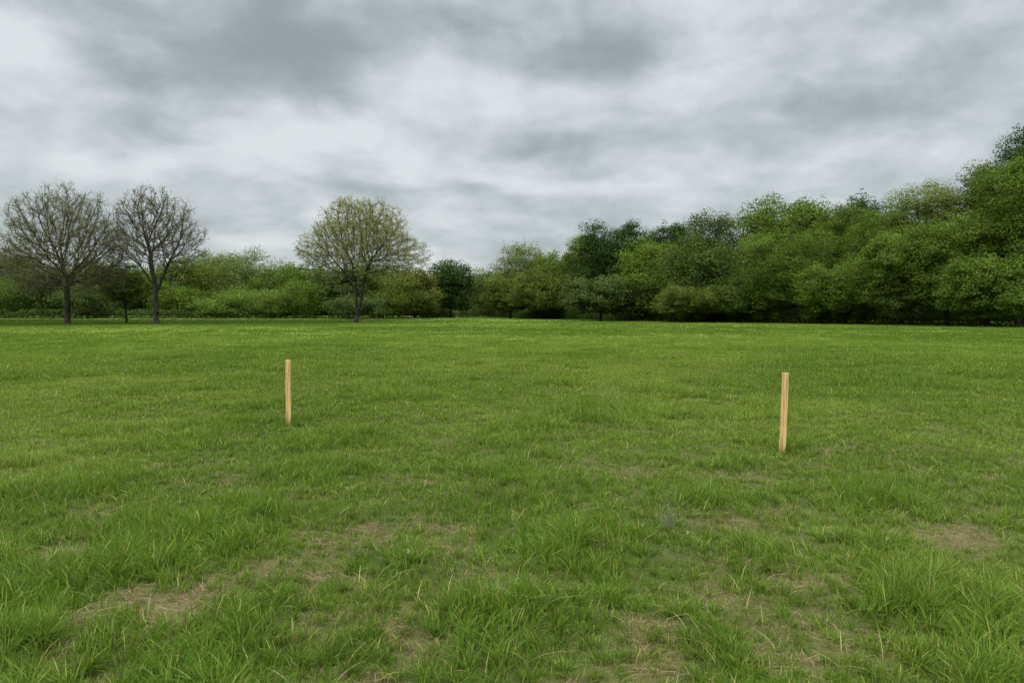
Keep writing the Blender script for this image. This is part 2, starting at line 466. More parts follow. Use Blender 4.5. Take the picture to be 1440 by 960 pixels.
# ------------------------------------------------------------------ bare trees grown towards points of a dome
def grow(starts, attr, step=.5, kill=.8, infl=6.0, iters=110, seed=0, up=.10):
    rng = np.random.default_rng(seed)
    pos = [np.array(p, float) for p, _ in starts]; par = [q for _, q in starts]
    A = np.array(attr); alive = np.ones(len(A), bool)
    nd = np.full(len(A), 1e9); ni = np.zeros(len(A), int)
    first = 0; recent = {}
    for it in range(iters):
        for j in range(first, len(pos)):
            dd = np.linalg.norm(A - pos[j], axis=1)
            b = dd < nd; nd[b] = dd[b]; ni[b] = j
        first = len(pos)
        alive &= nd > kill
        use = alive & (nd < infl)
        if not use.any(): break
        dirs = A[use] - np.array(pos)[ni[use]]
        dirs /= np.linalg.norm(dirs, axis=1, keepdims=True)
        ids = ni[use]
        acc = {}
        for q, dv in zip(ids, dirs):
            if q in acc: acc[q] = acc[q] + dv
            else: acc[q] = dv.copy()
        grew = 0
        for q, dv in acc.items():
            if np.linalg.norm(dv) < .05 or recent.get(q, 0) >= 3: continue
            dv /= np.linalg.norm(dv)
            pv = pos[q] - pos[par[q]] if par[q] >= 0 else np.array([0, 0, step])
            nv = dv + 1.1 * pv / max(np.linalg.norm(pv), 1e-6) + np.array([0, 0, up]) + rng.normal(0, .10, 3)
            nv /= np.linalg.norm(nv)
            pos.append(pos[q] + nv * step); par.append(q); recent[q] = recent.get(q, 0) + 1; grew += 1
        if not grew: break
    return np.array(pos), np.array(par)

def dome_points(n, cx, cz, rx, rz, rng, cy=0, ry=None, outer=.15, zmin=None):
    ry = rx * .85 if ry is None else ry
    P = []
    while len(P) < n:
        d = rng.normal(size=3); d /= np.linalg.norm(d)
        k = rng.uniform(0, 1) ** (1 / 3) if rng.uniform() > outer else rng.uniform(.8, 1)
        k *= .52 + .80 * float(fbm(np.arctan2(d[0], d[2]) * 3.4 + cx, d[1] * 2.6 + cz, 7, 3))
        k = min(k, 1.0)
        p = np.array([cx + d[0] * rx * k, cy + d[1] * ry * k, cz + d[2] * rz * k])
        if zmin is not None and p[2] < zmin: continue
        P.append(p)
    return P

def bare_tree(px, Y, base_py_unused, stems, blobs, label, name='budding_tree', seed=3, trunk_r=.42, buds=6000, bud_col=(.16, .17, .055),
              bud_size=.075, group=None, twig_n=2.6, step=.42, kill=.55, zmin=4.0, trunk_pow=2.4, tip_r=.012, bud_low=.35):
    rng = np.random.default_rng(seed)
    x0 = at(px, Y); zg = float(height(x0, Y))
    root = empty(name, (x0, Y, zg)); tag(root, label, 'tree', group)
    A = []
    for n, cx, cz, rx, rz in blobs:
        A += dome_points(n, cx, cz, rx, rz, rng, zmin=zmin)
    starts = []
    for foot, pts in stems:
        prev = -1; last = np.array([foot[0], foot[1], -.2])
        if len(foot) == 3:                      # forks off the stem already laid
            last = np.array(foot, float)
            prev = int(np.argmin([np.linalg.norm(q[0] - last) for q in starts]))
            last = starts[prev][0]; pts = pts
        for p in ([last] if len(foot) == 2 else []) + [np.array(q, float) for q in pts]:
            if prev >= 0:
                a = starts[prev][0]; k = max(1, int(np.linalg.norm(p - a) / step))
                for s in range(1, k + 1):
                    starts.append((a + (p - a) * s / k + rng.normal(0, .025, 3) * (s < k), prev)); prev = len(starts) - 1
            else:
                starts.append((p, -1)); prev = len(starts) - 1
    pos, par = grow(starts, A, step, kill, seed=seed)
    n = len(pos); kids = np.zeros(n, int); rad = np.zeros(n)
    for i in range(n):
        if par[i] >= 0: kids[par[i]] += 1
    acc = np.zeros(n)
    for i in range(n - 1, -1, -1):
        if kids[i] == 0: acc[i] = tip_r ** trunk_pow
        rad[i] = acc[i] ** (1 / trunk_pow)
        if par[i] >= 0: acc[par[i]] += acc[i] + (tip_r * .25) ** trunk_pow
    big = max(rad[i] for i in range(n) if par[i] < 0)
    rad = np.maximum(rad * trunk_r / big, tip_r)
    # flare at the foot
    rad = rad * (1 + .7 * np.exp(-np.maximum(pos[:, 2], 0) / .35) * (rad > trunk_r * .3))
    e = np.nonzero(par >= 0)[0]
    thick = e[rad[e] > trunk_r * .36]; thin = e[rad[e] <= trunk_r * .36]
    V, Fc = frustums(pos[par[thick]], pos[thick], np.minimum(rad[par[thick]], rad[thick] * 1.5), rad[thick], 9)
    mesh_obj('trunk', V, Fc, BARK_M, root, smooth=True)
    V1, F1 = frustums(pos[par[thin]], pos[thin], np.minimum(rad[par[thin]], rad[thin] * 1.35), rad[thin], 5)
    # twigs
    cand = thin[rad[thin] < .07]
    T0 = []; T1 = []; q0 = []; q1 = []; tips = []
    for i in cand:
        dr = pos[i] - pos[par[i]]; dr /= np.linalg.norm(dr)
        for s in range(rng.poisson(twig_n)):
            d = dr + rng.normal(0, .38, 3) + np.array([0, 0, .2]); d /= np.linalg.norm(d)
            L = rng.uniform(.35, 1.35); a = pos[i] + (pos[par[i]] - pos[i]) * rng.uniform(0, 1)
            mid = a + d * L * .5; b = mid + (d + rng.normal(0, .3, 3)) * L * .5
            T0 += [a, mid]; T1 += [mid, b]; q0 += [.013, .010]; q1 += [.010, .006]; tips.append(b); tips.append(mid)
            for u in range(2):
                d2 = d + rng.normal(0, .6, 3); c2 = mid + (b - mid) * rng.uniform(0, 1)
                e3 = c2 + d2 / np.linalg.norm(d2) * rng.uniform(.15, .4)
                T0.append(c2); T1.append(e3); q0.append(.009); q1.append(.005); tips.append(e3)
    V2, F2 = frustums(T0, T1, q0, q1, 3)
    mesh_obj('branch', np.concatenate([V1]), F1, BARK_M, root, smooth=True)
    o = mesh_obj('twigs', V2, F2, BARK_PALE_M, root); o['kind'] = 'stuff'
    tips = np.array(tips)
    if buds:
        zt = (tips[:, 2] - tips[:, 2].min()) / np.ptp(tips[:, 2])
        pr = bud_low + (1 - bud_low) * zt; pr /= pr.sum()
        k = rng.choice(len(tips), buds, p=pr)
        C = tips[k] + rng.normal(0, .08, (buds, 3))
        V, Fc = leaf_quads(C, rng.normal(size=(buds, 3)), bud_size * rng.uniform(.6, 1.4, buds), rng, .7)
        cc = np.array(bud_col) * rng.uniform(.65, 1.35, (buds, 1))
        mesh_obj('crown', V, Fc, LEAF_M, root, np.repeat(cc, 4, axis=0))
    print('bare', n, len(T0))
    return root

# ------------------------------------------------------------------ undergrowth
def undergrowth(name, label, line, n, hgt, depth, col, size, seed, cat='undergrowth', lift=0.0):
    """a strip of low leaves along a line of (x, y) points"""
    rng = np.random.default_rng(seed)
    line = np.array(line, float); seg = np.linalg.norm(np.diff(line, axis=0), axis=1); cum = np.concatenate([[0], np.cumsum(seg)])
    s = rng.uniform(0, cum[-1], n)
    x = np.interp(s, cum, line[:, 0]); y = np.interp(s, cum, line[:, 1])
    y = y + rng.uniform(0, 1, n) * depth
    hh = hgt * (.35 + 1.1 * fbm(x / 3.2, y / 3.2, seed, 4))
    t = rng.uniform(0, 1, n)
    z = height(x, y) + hh * t + lift
    x = x + rng.normal(0, .2, n)
    C = np.stack([x, y, z], -1)
    V, Fc = leaf_quads(C, rng.normal(0, .6, (n, 3)) + np.array([0, -.3, .6]), size * rng.uniform(.6, 1.4, n), rng)
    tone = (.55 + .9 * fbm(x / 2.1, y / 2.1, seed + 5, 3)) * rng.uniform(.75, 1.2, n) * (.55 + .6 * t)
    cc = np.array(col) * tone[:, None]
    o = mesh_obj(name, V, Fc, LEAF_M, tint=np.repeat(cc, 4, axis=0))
    tag(o, label, cat, kind='stuff')

# ------------------------------------------------------------------ wooden stakes
def wood_material():
    m, nt, nn, ll = new_mat('sawn_pine')
    tc = N(nt, 'ShaderNodeTexCoord')
    def nz(scale, vs, det):
        mp = N(nt, 'ShaderNodeMapping'); mp.inputs['Scale'].default_value = vs
        ll.new(tc.outputs['Object'], mp.inputs['Vector'])
        q = N(nt, 'ShaderNodeTexNoise'); q.inputs['Scale'].default_value = scale; q.inputs['Detail'].default_value = det
        ll.new(mp.outputs[0], q.inputs['Vector']); return q.outputs['Fac']
    g = nz(60, (1, 1, .035), 5); b = nz(6, (1, 1, .6), 3)
    cr = N(nt, 'ShaderNodeValToRGB')
    cr.color_ramp.elements[0].position = .38; cr.color_ramp.elements[0].color = (.38, .225, .08, 1)
    cr.color_ramp.elements[1].position = .60; cr.color_ramp.elements[1].color = (.67, .465, .20, 1)
    ll.new(g, cr.inputs[0])
    mr = N(nt, 'ShaderNodeMapRange'); mr.inputs['From Min'].default_value = .3; mr.inputs['From Max'].default_value = .7
    mr.inputs['To Min'].default_value = .82; mr.inputs['To Max'].default_value = 1.12
    ll.new(b, mr.inputs['Value'])
    # darker towards the foot
    sp = N(nt, 'ShaderNodeSeparateXYZ'); ll.new(tc.outputs['Object'], sp.inputs[0])
    mz = N(nt, 'ShaderNodeMapRange'); mz.inputs['From Min'].default_value = 0; mz.inputs['From Max'].default_value = .16
    mz.inputs['To Min'].default_value = .62; mz.inputs['To Max'].default_value = 1
    ll.new(sp.outputs['Z'], mz.inputs['Value'])
    mm = N(nt, 'ShaderNodeMath', operation='MULTIPLY'); ll.new(mr.outputs[0], mm.inputs[0]); ll.new(mz.outputs[0], mm.inputs[1])
    mx = N(nt, 'ShaderNodeMix', data_type='RGBA', blend_type='MULTIPLY'); mx.inputs['Factor'].default_value = 1
    ll.new(cr.outputs[0], mx.inputs[6]); ll.new(mm.outputs[0], mx.inputs[7])
    bs = N(nt, 'ShaderNodeBsdfPrincipled'); bs.inputs['Roughness'].default_value = .75; bs.inputs['Specular IOR Level'].default_value = .2
    ll.new(mx.outputs[2], bs.inputs['Base Color'])
    bp = N(nt, 'ShaderNodeBump'); bp.inputs['Strength'].default_value = .25; bp.inputs['Distance'].default_value = .002
    ll.new(g, bp.inputs['Height']); ll.new(bp.outputs[0], bs.inputs['Normal'])
    out = N(nt, 'ShaderNodeOutputMaterial'); ll.new(bs.outputs[0], out.inputs[0])
    return m

def stake(px, py, top_py, width_px, yaw, tilt, label, mat):
    x, y = ground_at(px, py)
    zg = float(height(x, y))
    _, ztop = at(px, y, top_py)
    H = ztop - zg; w = width_px / F * y / 2; d = .019; ch = .0015
    # section with eased edges, pushed up from a four-sided point below ground
    sec = [(-w + ch, -d), (w - ch, -d), (w, -d + ch), (w, d - ch), (w - ch, d), (-w + ch, d), (-w, d - ch), (-w, -d + ch)]
    rows = []
    for z, k in ((-.16, .12), (-.02, .8), (.035, 1), (H * .33, 1.0), (H * .66, 1.0), (H - .004, 1), (H, .95)):
        off = .0025 * math.sin(z * 5)
        rows.append([(a * k + off, b * k, z) for a, b in sec])
    V = [p for r_ in rows for p in r_]; Fq = []
    for i in range(len(rows) - 1):
        for j in range(8):
            Fq.append((i * 8 + j, i * 8 + (j + 1) % 8, (i + 1) * 8 + (j + 1) % 8, (i + 1) * 8 + j))
    V.append((0, 0, -.2)); V.append((0.0, 0, H)); b0 = len(V) - 2
    tris = [(b0, (j + 1) % 8, j) for j in range(8)] + [(b0 + 1, (len(rows) - 1) * 8 + j, (len(rows) - 1) * 8 + (j + 1) % 8) for j in range(8)]
    me = bpy.data.meshes.new('wooden_stake'); me.from_pydata(V, [], Fq + tris); me.update(); me.materials.append(mat)
    o = bpy.data.objects.new('wooden_stake', me); COL.objects.link(o)
    o.location = (x, y, zg); o.rotation_euler = (0, tilt, yaw)
    tag(o, label, 'stake', 'pale wooden survey stakes driven into the field')
    return o

# ------------------------------------------------------------------ world
def build_world():
    w = bpy.data.worlds.new('World'); SC.world = w; w.use_nodes = True
    nt = w.node_tree; nt.nodes.clear(); ll = nt.links
    def M(op, a, b=None, c=None, clamp=False):
        n = N(nt, 'ShaderNodeMath', operation=op); n.use_clamp = clamp
        for i, v in enumerate((a, b, c)):
            if v is None: continue
            if isinstance(v, (int, float)): n.inputs[i].default_value = v
            else: ll.new(v, n.inputs[i])
        return n.outputs[0]
    tc = N(nt, 'ShaderNodeTexCoord')
    nm = N(nt, 'ShaderNodeVectorMath', operation='NORMALIZE'); ll.new(tc.outputs['Generated'], nm.inputs[0])
    sp = N(nt, 'ShaderNodeSeparateXYZ'); ll.new(nm.outputs[0], sp.inputs[0])
    X, Y, Z = sp.outputs
    zc = M('MAXIMUM', Z, 0.0)
    den = M('ADD', zc, .17)
    cx = M('DIVIDE', X, den); cy = M('DIVIDE', Y, den)
    cv = N(nt, 'ShaderNodeCombineXYZ'); ll.new(cx, cv.inputs[0]); ll.new(cy, cv.inputs[1])
    def noise(vec, scale, det, rough, off=(0, 0, 0), sc=(1, 1, 1), dist=0):
        mp = N(nt, 'ShaderNodeMapping'); mp.inputs['Location'].default_value = off; mp.inputs['Scale'].default_value = sc
        ll.new(vec, mp.inputs['Vector'])
        q = N(nt, 'ShaderNodeTexNoise'); q.inputs['Scale'].default_value = scale; q.inputs['Detail'].default_value = det
        q.inputs['Roughness'].default_value = rough; q.inputs['Distortion'].default_value = dist
        ll.new(mp.outputs[0], q.inputs['Vector']); return q.outputs['Fac']
    aq = M('ARCTAN2', X, Y); eq = M('POWER', M('ADD', zc, .02), .62)
    ca = N(nt, 'ShaderNodeCombineXYZ'); ll.new(M('SINE', aq), ca.inputs[0]); ll.new(M('COSINE', aq), ca.inputs[2]); ll.new(M('MULTIPLY', eq, 1.8), ca.inputs[1])
    n1 = noise(cv.outputs[0], .75, 5, .50, (3.2, 1.7, 0), (1, 1.0, 1), .2)
    n3 = noise(ca.outputs[0], 8.0, 7, .55, (2.2, .7, 1), (1, 1.0, 1), .15)
    n4 = noise(ca.outputs[0], 3.2, 4, .5, (6.2, 3.7, 5), (1, 1.0, 1), .2)
    n2 = noise(cv.outputs[0], 2.0, 5, .5, (7.2, 4.7, 2), (1, 1.0, 1), .2)
    # directions in degrees, shaken a little, for the large cloud masses
    az = M('MULTIPLY', M('ARCTAN2', X, Y), 57.2958)
    el = M('MULTIPLY', M('ARCSINE', Z), 57.2958)
    w1 = noise(cv.outputs[0], 1.3, 3, .5, (1, 9, 4)); w2 = noise(cv.outputs[0], 1.3, 3, .5, (5, 2, 8))
    az = M('ADD', az, M('MULTIPLY', M('SUBTRACT', w1, .5), 16)); el = M('ADD', el, M('MULTIPLY', M('SUBTRACT', w2, .5), 9))
    total = None
    # photo column, row, half width, half height in px, strength (minus = dark cloud)
    BL = [(300, 120, 150, 45, -.55), (420, 60, 170, 40, -.30), (110, 30, 170, 40, -.22), (30, 105, 55, 45, .36), (100, 145, 60, 35, .25),
          (55, 170, 90, 25, -.25), (490, 65, 90, 50, -.38), (800, 80, 110, 50, -.60), (600, 20, 160, 25, -.12), (430, 190, 130, 28, .38),
          (560, 140, 60, 40, .25), (620, 235, 140, 18, .18), (150, 215, 120, 18, -.16), (280, 255, 120, 22, .30), (750, 150, 90, 20, .32),
          (800, 200, 120, 25, -.18), (1000, 130, 120, 35, .10), (960, 60, 60, 40, .22), (1270, 65, 60, 30, .30), (1150, 190, 160, 26, -.24),
          (1020, 215, 60, 20, .22), (1300, 140, 120, 40, .14), (1200, 90, 90, 40, -.10), (1300, 235, 60, 15, .2), (880, 235, 120, 14, .2),
          (700, 265, 150, 14, -.18), (530, 262, 120, 14, -.2), (1060, 250, 60, 12, .2), (640, 320, 200, 20, .16), (350, 320, 120, 20, -.08),
          (1400, 40, 100, 50, -.12), (330, 230, 130, 14, .2), (1010, 165, 90, 16, -.12), (700, 320, 40, 12, .12)]
    for px, py, sx, sy, s in BL:
        a = math.degrees(math.atan((px - 720) / F)); e = math.degrees(math.atan((480 - py) / F) - PITCH)
        e *= math.cos(math.radians(a)) ** .5
        wa = math.degrees(sx / F) ; we = math.degrees(sy / F)
        qa = M('MULTIPLY', M('SUBTRACT', az, a), 1 / wa); qe = M('MULTIPLY', M('SUBTRACT', el, e), 1 / we)
        g = M('EXPONENT', M('MULTIPLY', M('ADD', M('MULTIPLY', qa, qa), M('MULTIPLY', qe, qe)), -1))
        g = M('MULTIPLY', g, s)
        total = g if total is None else M('ADD', total, g)
    v = M('ADD', M('MULTIPLY', M('SUBTRACT', n1, .5), 0.3), M('MULTIPLY', M('SUBTRACT', n2, .5), .25))
    v = M('ADD', v, M('MULTIPLY', M('SUBTRACT', n3, .5), 1.5)); v = M('ADD', v, M('MULTIPLY', M('SUBTRACT', n4, .5), .7))
    v = M('ADD', v, M('MULTIPLY', total, .82))
    v = M('ADD', v, .66)
    cr = N(nt, 'ShaderNodeValToRGB'); cr.color_ramp.interpolation = 'B_SPLINE'
    el_ = cr.color_ramp.elements
    el_[0].position = 0.0; el_[0].color = (.31, .355, .366, 1)
    el_[1].position = 1.0; el_[1].color = (.78, .825, .84, 1)
    for p, c in ((.28, (.38, .43, .443)), (.5, (.485, .54, .558)), (.72, (.60, .65, .67))):
        e = el_.new(p); e.color = (*c, 1)
    ll.new(v, cr.inputs[0])
    # overcast skies brighten towards the zenith, above what the camera sees
    k = N(nt, 'ShaderNodeMapRange'); k.interpolation_type = 'SMOOTHSTEP'
    k.inputs['From Min'].default_value = .40; k.inputs['From Max'].default_value = .85
    k.inputs['To Min'].default_value = 1.0; k.inputs['To Max'].default_value = ZEN
    ll.new(Z, k.inputs['Value'])
    cl = N(nt, 'ShaderNodeMix', data_type='RGBA', blend_type='MULTIPLY'); cl.inputs['Factor'].default_value = 1
    ll.new(cr.outputs[0], cl.inputs[6]); ll.new(k.outputs[0], cl.inputs[7])
    sky = N(nt, 'ShaderNodeTexSky', sky_type='NISHITA'); sky.sun_disc = False
    sky.sun_elevation = SUN_EL; sky.sun_rotation = SUN_ROT
    b1 = N(nt, 'ShaderNodeBackground'); b1.inputs[1].default_value = .08; ll.new(sky.outputs[0], b1.inputs[0])
    b2 = N(nt, 'ShaderNodeBackground'); b2.inputs[1].default_value = 1.0; ll.new(cl.outputs[2], b2.inputs[0])
    mx = N(nt, 'ShaderNodeMixShader'); mx.inputs[0].default_value = .93
    ll.new(b1.outputs[0], mx.inputs[1]); ll.new(b2.outputs[0], mx.inputs[2])
    out = N(nt, 'ShaderNodeOutputWorld'); ll.new(mx.outputs[0], out.inputs[0])

ZEN = 5.3
SUN_EL = R(52); SUN_AZ = R(-140)          # behind the camera, to its left
SUN_ROT = SUN_AZ
build_world()
sd = bpy.data.lights.new('sun', 'SUN'); sd.energy = 2.2; sd.angle = R(25); sd.color = (1, .95, .86)
so = bpy.data.objects.new('sun', sd); COL.objects.link(so)
from mathutils import Vector
sdir = Vector((math.sin(SUN_AZ) * math.cos(SUN_EL), math.cos(SUN_AZ) * math.cos(SUN_EL), math.sin(SUN_EL)))
so.rotation_euler = sdir.to_track_quat('Z', 'Y').to_euler(); so.location = (0, -5, 30)

# ------------------------------------------------------------------ build
build_ground()
rng = np.random.default_rng(11)
grass_layer('near_grass', 'tufted green grass with straw showing between, close to the camera', rng, 1.7, 8, 7600, 1.35, 4, .55)
grass_layer('middle_grass', 'green grass around the two wooden stakes', rng, 8, 26, 7600, 1.5, 2, .62)
grass_layer('far_grass', 'short even grass of the field towards the trees', rng, 26, 215, 15500, 2.05, 1, .85)

WOOD = wood_material()
stake(404, 594, 506, 6.8, R(5), R(0.3), 'pale wooden stake standing straight upright, in front of the rounded budding tree', WOOD)
stake(1102, 637, 524, 8.2, R(-5), R(1.8), 'larger looking pale wooden stake tilted slightly, in front of the dense green wood', WOOD)

def stalks(name, label, cat, px, py, spec, col, group=None, head=None):
    """thin curved stems from one foot; spec: (dx, dy, reach x, reach y, height, sag, radius)"""
    x0, y0 = ground_at(px, py); zg = float(height(x0, y0))
    root = empty(name, (x0, y0, zg)); tag(root, label, cat, group)
    P0 = []; P1 = []; r0 = []; r1 = []; tips = []
    for dx, dy, rx, ry, h, sag, rad in spec:
        pts = [np.array([dx + rx * t ** 1.5, dy + ry * t ** 1.5, h * (t - sag * t * t) - .01 * (t == 0)]) for t in np.linspace(0, 1, 8)]
        for i in range(7):
            P0.append(pts[i]); P1.append(pts[i + 1]); r0.append(rad * (1 - i / 9)); r1.append(rad * (1 - (i + 1) / 9))
        tips.append(pts[-1])
    V, Fc = frustums(P0, P1, r0, r1, 5)
    c = np.array(col) * np.repeat(np.random.default_rng(len(P0)).uniform(.6, 1.25, len(P0)), 10)[:, None]
    mesh_obj('stem', V, Fc, GRASS_M, root, c, smooth=True)
    if head:
        rg = np.random.default_rng(4); n, spread, size, hc = head
        C = np.repeat(np.array(tips), n, axis=0); C = C + rg.normal(0, spread, C.shape) * np.array([1, 1, 1.6])
        V, Fc = leaf_quads(C, rg.normal(size=C.shape), size * rg.uniform(.6, 1.3, len(C)), rg, .5)
        mesh_obj('flower_head', V, Fc, GRASS_M, root, np.repeat(np.array(hc) * rg.uniform(.8, 1.1, (len(C), 1)), 4, axis=0))
        if len(tips) > 5: bpy.context.scene.objects[COL.objects[-1].name]['kind'] = 'stuff'
    return root

rw = np.random.default_rng(44)
sp_ = [(rw.normal(0, .02), rw.normal(0, .02), rw.normal(0, .022), rw.normal(0, .02), rw.uniform(.14, .31), rw.uniform(0, .12), .0014) for _ in range(34)]
sp_ += [(rw.normal(0, .015), rw.normal(0, .015), rw.normal(0, .10), rw.normal(0, .08), rw.uniform(.10, .24), rw.uniform(.3, .8), .0015) for _ in range(34)]
stalks('dried_weed', 'bleached dead weed with drooping grey stems standing in the grass', 'weed', 942, 742, sp_, (.32, .35, .20),
       head=(4, .008, .003, (.50, .49, .34)))
stalks('grass_stalk', 'long pale stalk leaning over beyond the near tufts, left of the straight stake', 'grass stalk', 231, 610,
       [(0, 0, -.17, .02, .20, .35, .0052), (.01, 0, -.10, .03, .17, .2, .004)], (.50, .52, .34))
stalks('grass_stalk', 'single whitish blade standing upright in the lush grass', 'grass stalk', 58, 728,
       [(0, 0, -.012, 0, .15, .0, .0035)], (.48, .52, .33))
for fx, fy in ((967, 768), (903, 757), (485, 700), (1250, 772), (570, 800)):
    stalks('white_wildflower', 'tiny white wildflower on a short stem in the grass', 'wildflower', fx, fy,
           [(0, 0, .01, 0, .09, 0, .0016)], (.12, .18, .05), group='tiny white wildflowers in the grass', head=(9, .004, .006, (.75, .75, .66)))

# three trees only just in bud
bare_tree(95, 113, 455, [((0, 0), [(.1, 0, 2.5), (.0, .1, 5.0), (-.2, 0, 7.0)])],
          [(2900, 0, 12.2, 9.0, 8.3), (900, -5, 9.5, 5.6, 5.2), (800, 5, 9.5, 5.0, 5.4)],
          'wide fan-shaped tree almost without leaves, left of the slimmer bare tree', seed=3, trunk_r=.40,
          buds=20000, bud_col=(.17, .18, .055), zmin=3.6)
bare_tree(220, 113, 455, [((0, 0), [(-.1, 0, 3), (0, 0, 5.6), (-.5, 0, 8), (-.9, .2, 11)]), ((0, 0, 4.4), [(.9, .1, 6.6), (2.0, 0, 9)]), ((0, 0, 5.2), [(-2.2, .1, 8.5)])],
          [(1900, -.2, 14.0, 6.0, 6.2), (650, 3.2, 12.0, 4.6, 4.4), (450, -3.4, 12.0, 4.0, 4.2)],
          'slim leafless tree forking into several limbs above a long dark trunk', name='bare_tree', seed=8, trunk_r=.37,
          buds=7000, bud_col=(.15, .145, .06), zmin=6.5)
bare_tree(501, 125, 452, [((0, 0), [(.05, 0, 3), (.0, 0, 6.5), (-.5, 0, 9.5)]), ((0, 0, .9), [(.75, .2, 3.5), (1.3, .2, 7), (2.4, 0, 10)]), ((0, 0, 5.2), [(-2.0, .2, 8.4)])],
          [(3000, 1.2, 13.8, 8.0, 6.7), (750, -5.2, 11.6, 4.6, 3.6), (650, 7.8, 11.0, 4.6, 3.4)],
          'round domed tree in yellow-green bud with two close stems, standing by itself', seed=5, trunk_r=.34,
          buds=34000, bud_size=.085, bud_col=(.27, .28, .085), zmin=7.0, bud_low=.5)

LEFTG = 'trees of the far edge behind the left part of the field'
RIGHTG = 'trees along the edge of the dense wood on the right'
MID = (.072, .118, .013); DARK = (.028, .058, .010); OLIVE = (.074, .102, .015); BRIGHT = (.095, .155, .020); HAZY = (.105, .142, .038)
GREY = (.056, .084, .020)
T = leafy_tree
s = 100
for px, Y, top, w, col, label, kw in [
    (-60, 205, 345, 150, MID, 'tall green tree cut by the edge of the photo, behind the fan-shaped bare tree', {}),
    (18, 210, 338, 110, OLIVE, 'olive-green tree rising behind the outer twigs of the fan-shaped tree', {}),
    (75, 190, 372, 110, GREY, 'low dark tree directly behind the trunk of the fan-shaped bare tree', {}),
    (135, 190, 362, 110, OLIVE, 'olive tree filling the gap between the two leafless trees', {}),
    (198, 200, 372, 100, MID, 'mid green tree behind the slim leafless tree', {}),
    (262, 205, 358, 100, OLIVE, 'olive tree just right of the slim leafless tree', {}),
    (300, 235, 350, 90, HAZY, 'pale thin-topped tree on the skyline right of the slim leafless tree', dict(holes=.25)),
    (348, 250, 352, 95, HAZY, 'pale rounded tree on the skyline midway between the slim and the domed tree', {}),
    (395, 240, 366, 80, MID, 'green tree on the skyline next to the dip in the trees', {}),
    (432, 205, 368, 95, MID, 'broad green tree behind the left edge of the domed tree', {}),
    (482, 185, 368, 95, GREY, 'dark olive tree directly behind the two stems of the domed tree', {}),
    (535, 190, 368, 110, OLIVE, 'dense olive tree behind the lower right of the domed tree', {}),
    (583, 185, 378, 70, (.085, .10, .018), 'yellowish olive tree beside the dark rounded evergreen', {}),
    (634, 195, 363, 78, DARK, 'dark rounded evergreen-looking tree at the gap in the woods', {}),
    (675, 260, 374, 90, HAZY, 'thin pale distant tree with bare twigs in the gap between the woods', dict(holes=.4, twigs=30)),
]:
    s += 1
    T(px, Y, top, w, col, label, dim=1.1, group=LEFTG, seed=s, leaves=22000, size=.215, clumps=44, low=.03, limbs=False, **kw)

# small tree with a leaning trunk between the two leafless trees
T(178, 118, 372, 62, (.09, .125, .02), 'small olive tree on a short dark leaning trunk between the two leafless trees', seed=31, leaves=9000, size=.17,
  clumps=26, low=.30, trunk_r=.17, holes=.2, lean=-.4)

BG = 'low shrubs along the far side of the field'
for i, (px, Y, top, w, col, label) in enumerate([
    (12, 190, 385, 100, (.078, .125, .018), 'green shrub below the olive tree at the edge of the photo'),
    (305, 186, 420, 80, BRIGHT, 'low bright green shrub right of the slim leafless tree'),
    (348, 188, 404, 90, BRIGHT, 'rounded bright green shrub midway between slim and domed trees'),
    (385, 182, 411, 80, (.09, .14, .022), 'taller bright green shrub touching the domed tree side'),
    (435, 182, 392, 90, MID, 'mid green shrub below the left edge of the domed tree'),
    (250, 188, 396, 80, MID, 'mid green shrub beside the foot of the slim leafless tree'),
    (560, 180, 392, 100, OLIVE, 'olive shrub below the right edge of the domed tree'),
    (125, 182, 394, 100, GREY, 'dark shrub beside the trunk of the fan-shaped tree'),
    (500, 172, 415, 90, GREY, 'dark shrub behind the foot of the domed tree'),
]):
    T(px, Y, top, w, col, label, name='shrub', cat='shrub', group=BG, seed=200 + i, leaves=12000, size=.17, clumps=26, low=.0, limbs=False,
      trunk_r=.08, skirt=.6)

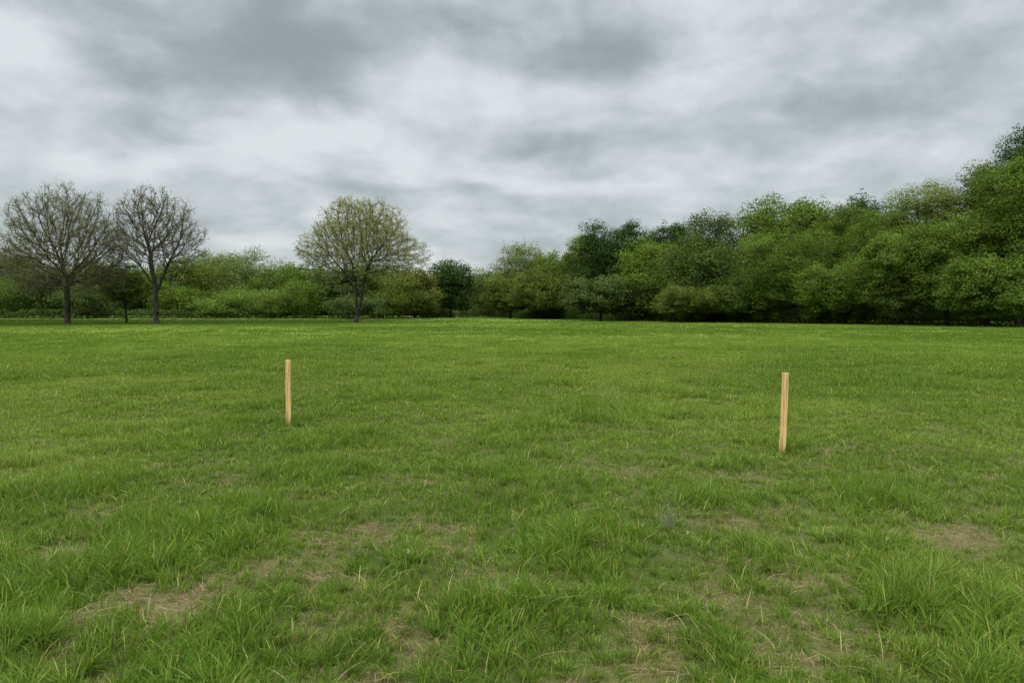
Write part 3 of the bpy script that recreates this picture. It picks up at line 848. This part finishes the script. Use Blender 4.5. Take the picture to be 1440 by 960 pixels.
# the wood on the right, from the gap towards the camera
s = 300
for px, Y, top, w, col, label, kw in [
    (706, 212, 378, 80, GREY, 'grey-green tree ending the dense wood beside the gap', dict(holes=.1)),
    (740, 200, 344, 84, HAZY, 'pale green tree with thin twigs sticking out of its top', dict(holes=.3, twigs=70)),
    (718, 180, 385, 70, OLIVE, 'low olive tree below the pale twiggy tree', {}),
    (790, 180, 352, 80, MID, 'mid green tree next to the dark tall trees', {}),
    (760, 172, 376, 80, OLIVE, 'olive green tree in front of the pale twiggy tree', {}),
    (822, 170, 325, 70, (.076, .118, .014), 'lighter shoulder tree against the tall dark tree', {}),
    (850, 165, 312, 84, DARK, 'tall dark tree with a lumpy top standing above its neighbours', {}),
    (893, 168, 311, 66, DARK, 'dark lumpy tree joined to the tall dark tree', dict(holes=.15)),
    (845, 145, 388, 100, GREY, 'low grey-green rounded tree at the foot of the tall dark tree', {}),
    (915, 146, 338, 100, (.080, .128, .014), 'fresh green tree in front of the dark lumpy trees', {}),
    (948, 160, 310, 60, DARK, 'narrow dark tree with a knobbly top where the skyline starts to climb', dict(holes=.15)),
    (1005, 150, 292, 100, (.042, .066, .012), 'wide dark tree with a smooth sloping top', {}),
    (985, 134, 336, 120, (.050, .080, .013), 'dull dark green tree below the wide sloping top', {}),
    (975, 128, 402, 90, OLIVE, 'low olive tree at the meadow edge before the dull dark tree', {}),
    (1078, 138, 276, 92, MID, 'tall mid green tree with an airy top', dict(holes=.12)),
    (1050, 126, 385, 110, (.052, .086, .013), 'low dark green tree at the meadow edge before the airy-topped tree', {}),
    (1132, 132, 279, 84, MID, 'tall rounded green tree beside the airy-topped tree', {}),
    (1112, 118, 318, 130, (.070, .112, .013), 'broad green tree with layered boughs down to the grass', {}),
    (1202, 150, 269, 66, DARK, 'dark pine-like crown peeping above the green trees', {}),
    (1180, 124, 285, 86, (.067, .108, .013), 'tall yellowish green tree in front of the dark pine-like crown', {}),
    (1185, 108, 368, 120, MID, 'mid green tree with hanging boughs at the meadow edge', {}),
    (1242, 112, 288, 100, MID, 'green tree below the pale feathery crown', {}),
    (1300, 112, 250, 118, (.105, .138, .028), 'pale green feathery crown that lets the sky through', dict(holes=.3)),
    (1262, 98, 322, 110, (.066, .106, .013), 'leafy green tree at the meadow edge below the feathery crown', {}),
    (1380, 108, 224, 80, (.078, .104, .022), 'slender open crown next to the tallest tree', dict(holes=.3)),
    (1330, 94, 300, 120, (.062, .102, .012), 'broad tree with boughs hanging low over a dark hollow', {}),
    (1440, 104, 176, 80, DARK, 'tallest dark tree at the edge of the photo', dict(holes=.12)),
    (1432, 92, 214, 130, (.070, .115, .013), 'big leafy green tree in front of the tallest dark tree', dict(holes=.05)),
    (1388, 86, 362, 110, (.070, .116, .013), 'green tree with drooping leafy boughs above thin trunks', {}),
    (1510, 88, 190, 150, MID, 'big green tree mostly outside the edge of the photo', {}),
]:
    s += 1
    big = Y < 130
    T(px, Y, top, w * 1.18, col, label, dim=1.06, group=RIGHTG, seed=s, leaves=64000 if big else 38000, size=.115 if big else .165, clumps=70 if big else 50,
      low=.05, limbs=big, **kw)

# the dim mass of the woods behind the edge trees
undergrowth('woodland', 'dim mass of trees deep in the wood behind the edge trees', [(175, 72), (118, 112), (62, 158), (12, 236)], 120000, 13.5, 26,
            (.036, .064, .010), .5, 71, cat='woodland')
undergrowth('woodland', 'distant wood closing the field behind the far row of trees', [(-260, 232), (-120, 262), (0, 285), (60, 300)], 90000, 10.5, 26,
            (.058, .090, .020), .8, 72, cat='woodland')
# scrub at the foot of both woods
undergrowth('undergrowth', 'dark scrub and tall grass along the foot of the dense wood', [(95, 78), (62, 92), (45, 112), (31, 138), (10, 172), (-6, 208)], 60000, 2.1, 5,
            (.046, .074, .014), .13, 73)
undergrowth('undergrowth', 'thin dark scrub along the far side of the field', [(-170, 181), (-60, 181), (-22, 183), (-16, 205), (-6, 208)], 26000, 2.3, 5,
            (.062, .098, .018), .18, 74)

SC.view_settings.view_transform = 'Standard'
SC.view_settings.look = 'None'
SC.view_settings.exposure = 0
SC.render.engine = 'CYCLES'
SC.cycles.max_bounces = 6
SC.cycles.diffuse_bounces = 4
SC.cycles.transmission_bounces = 4
SC.cycles.glossy_bounces = 2
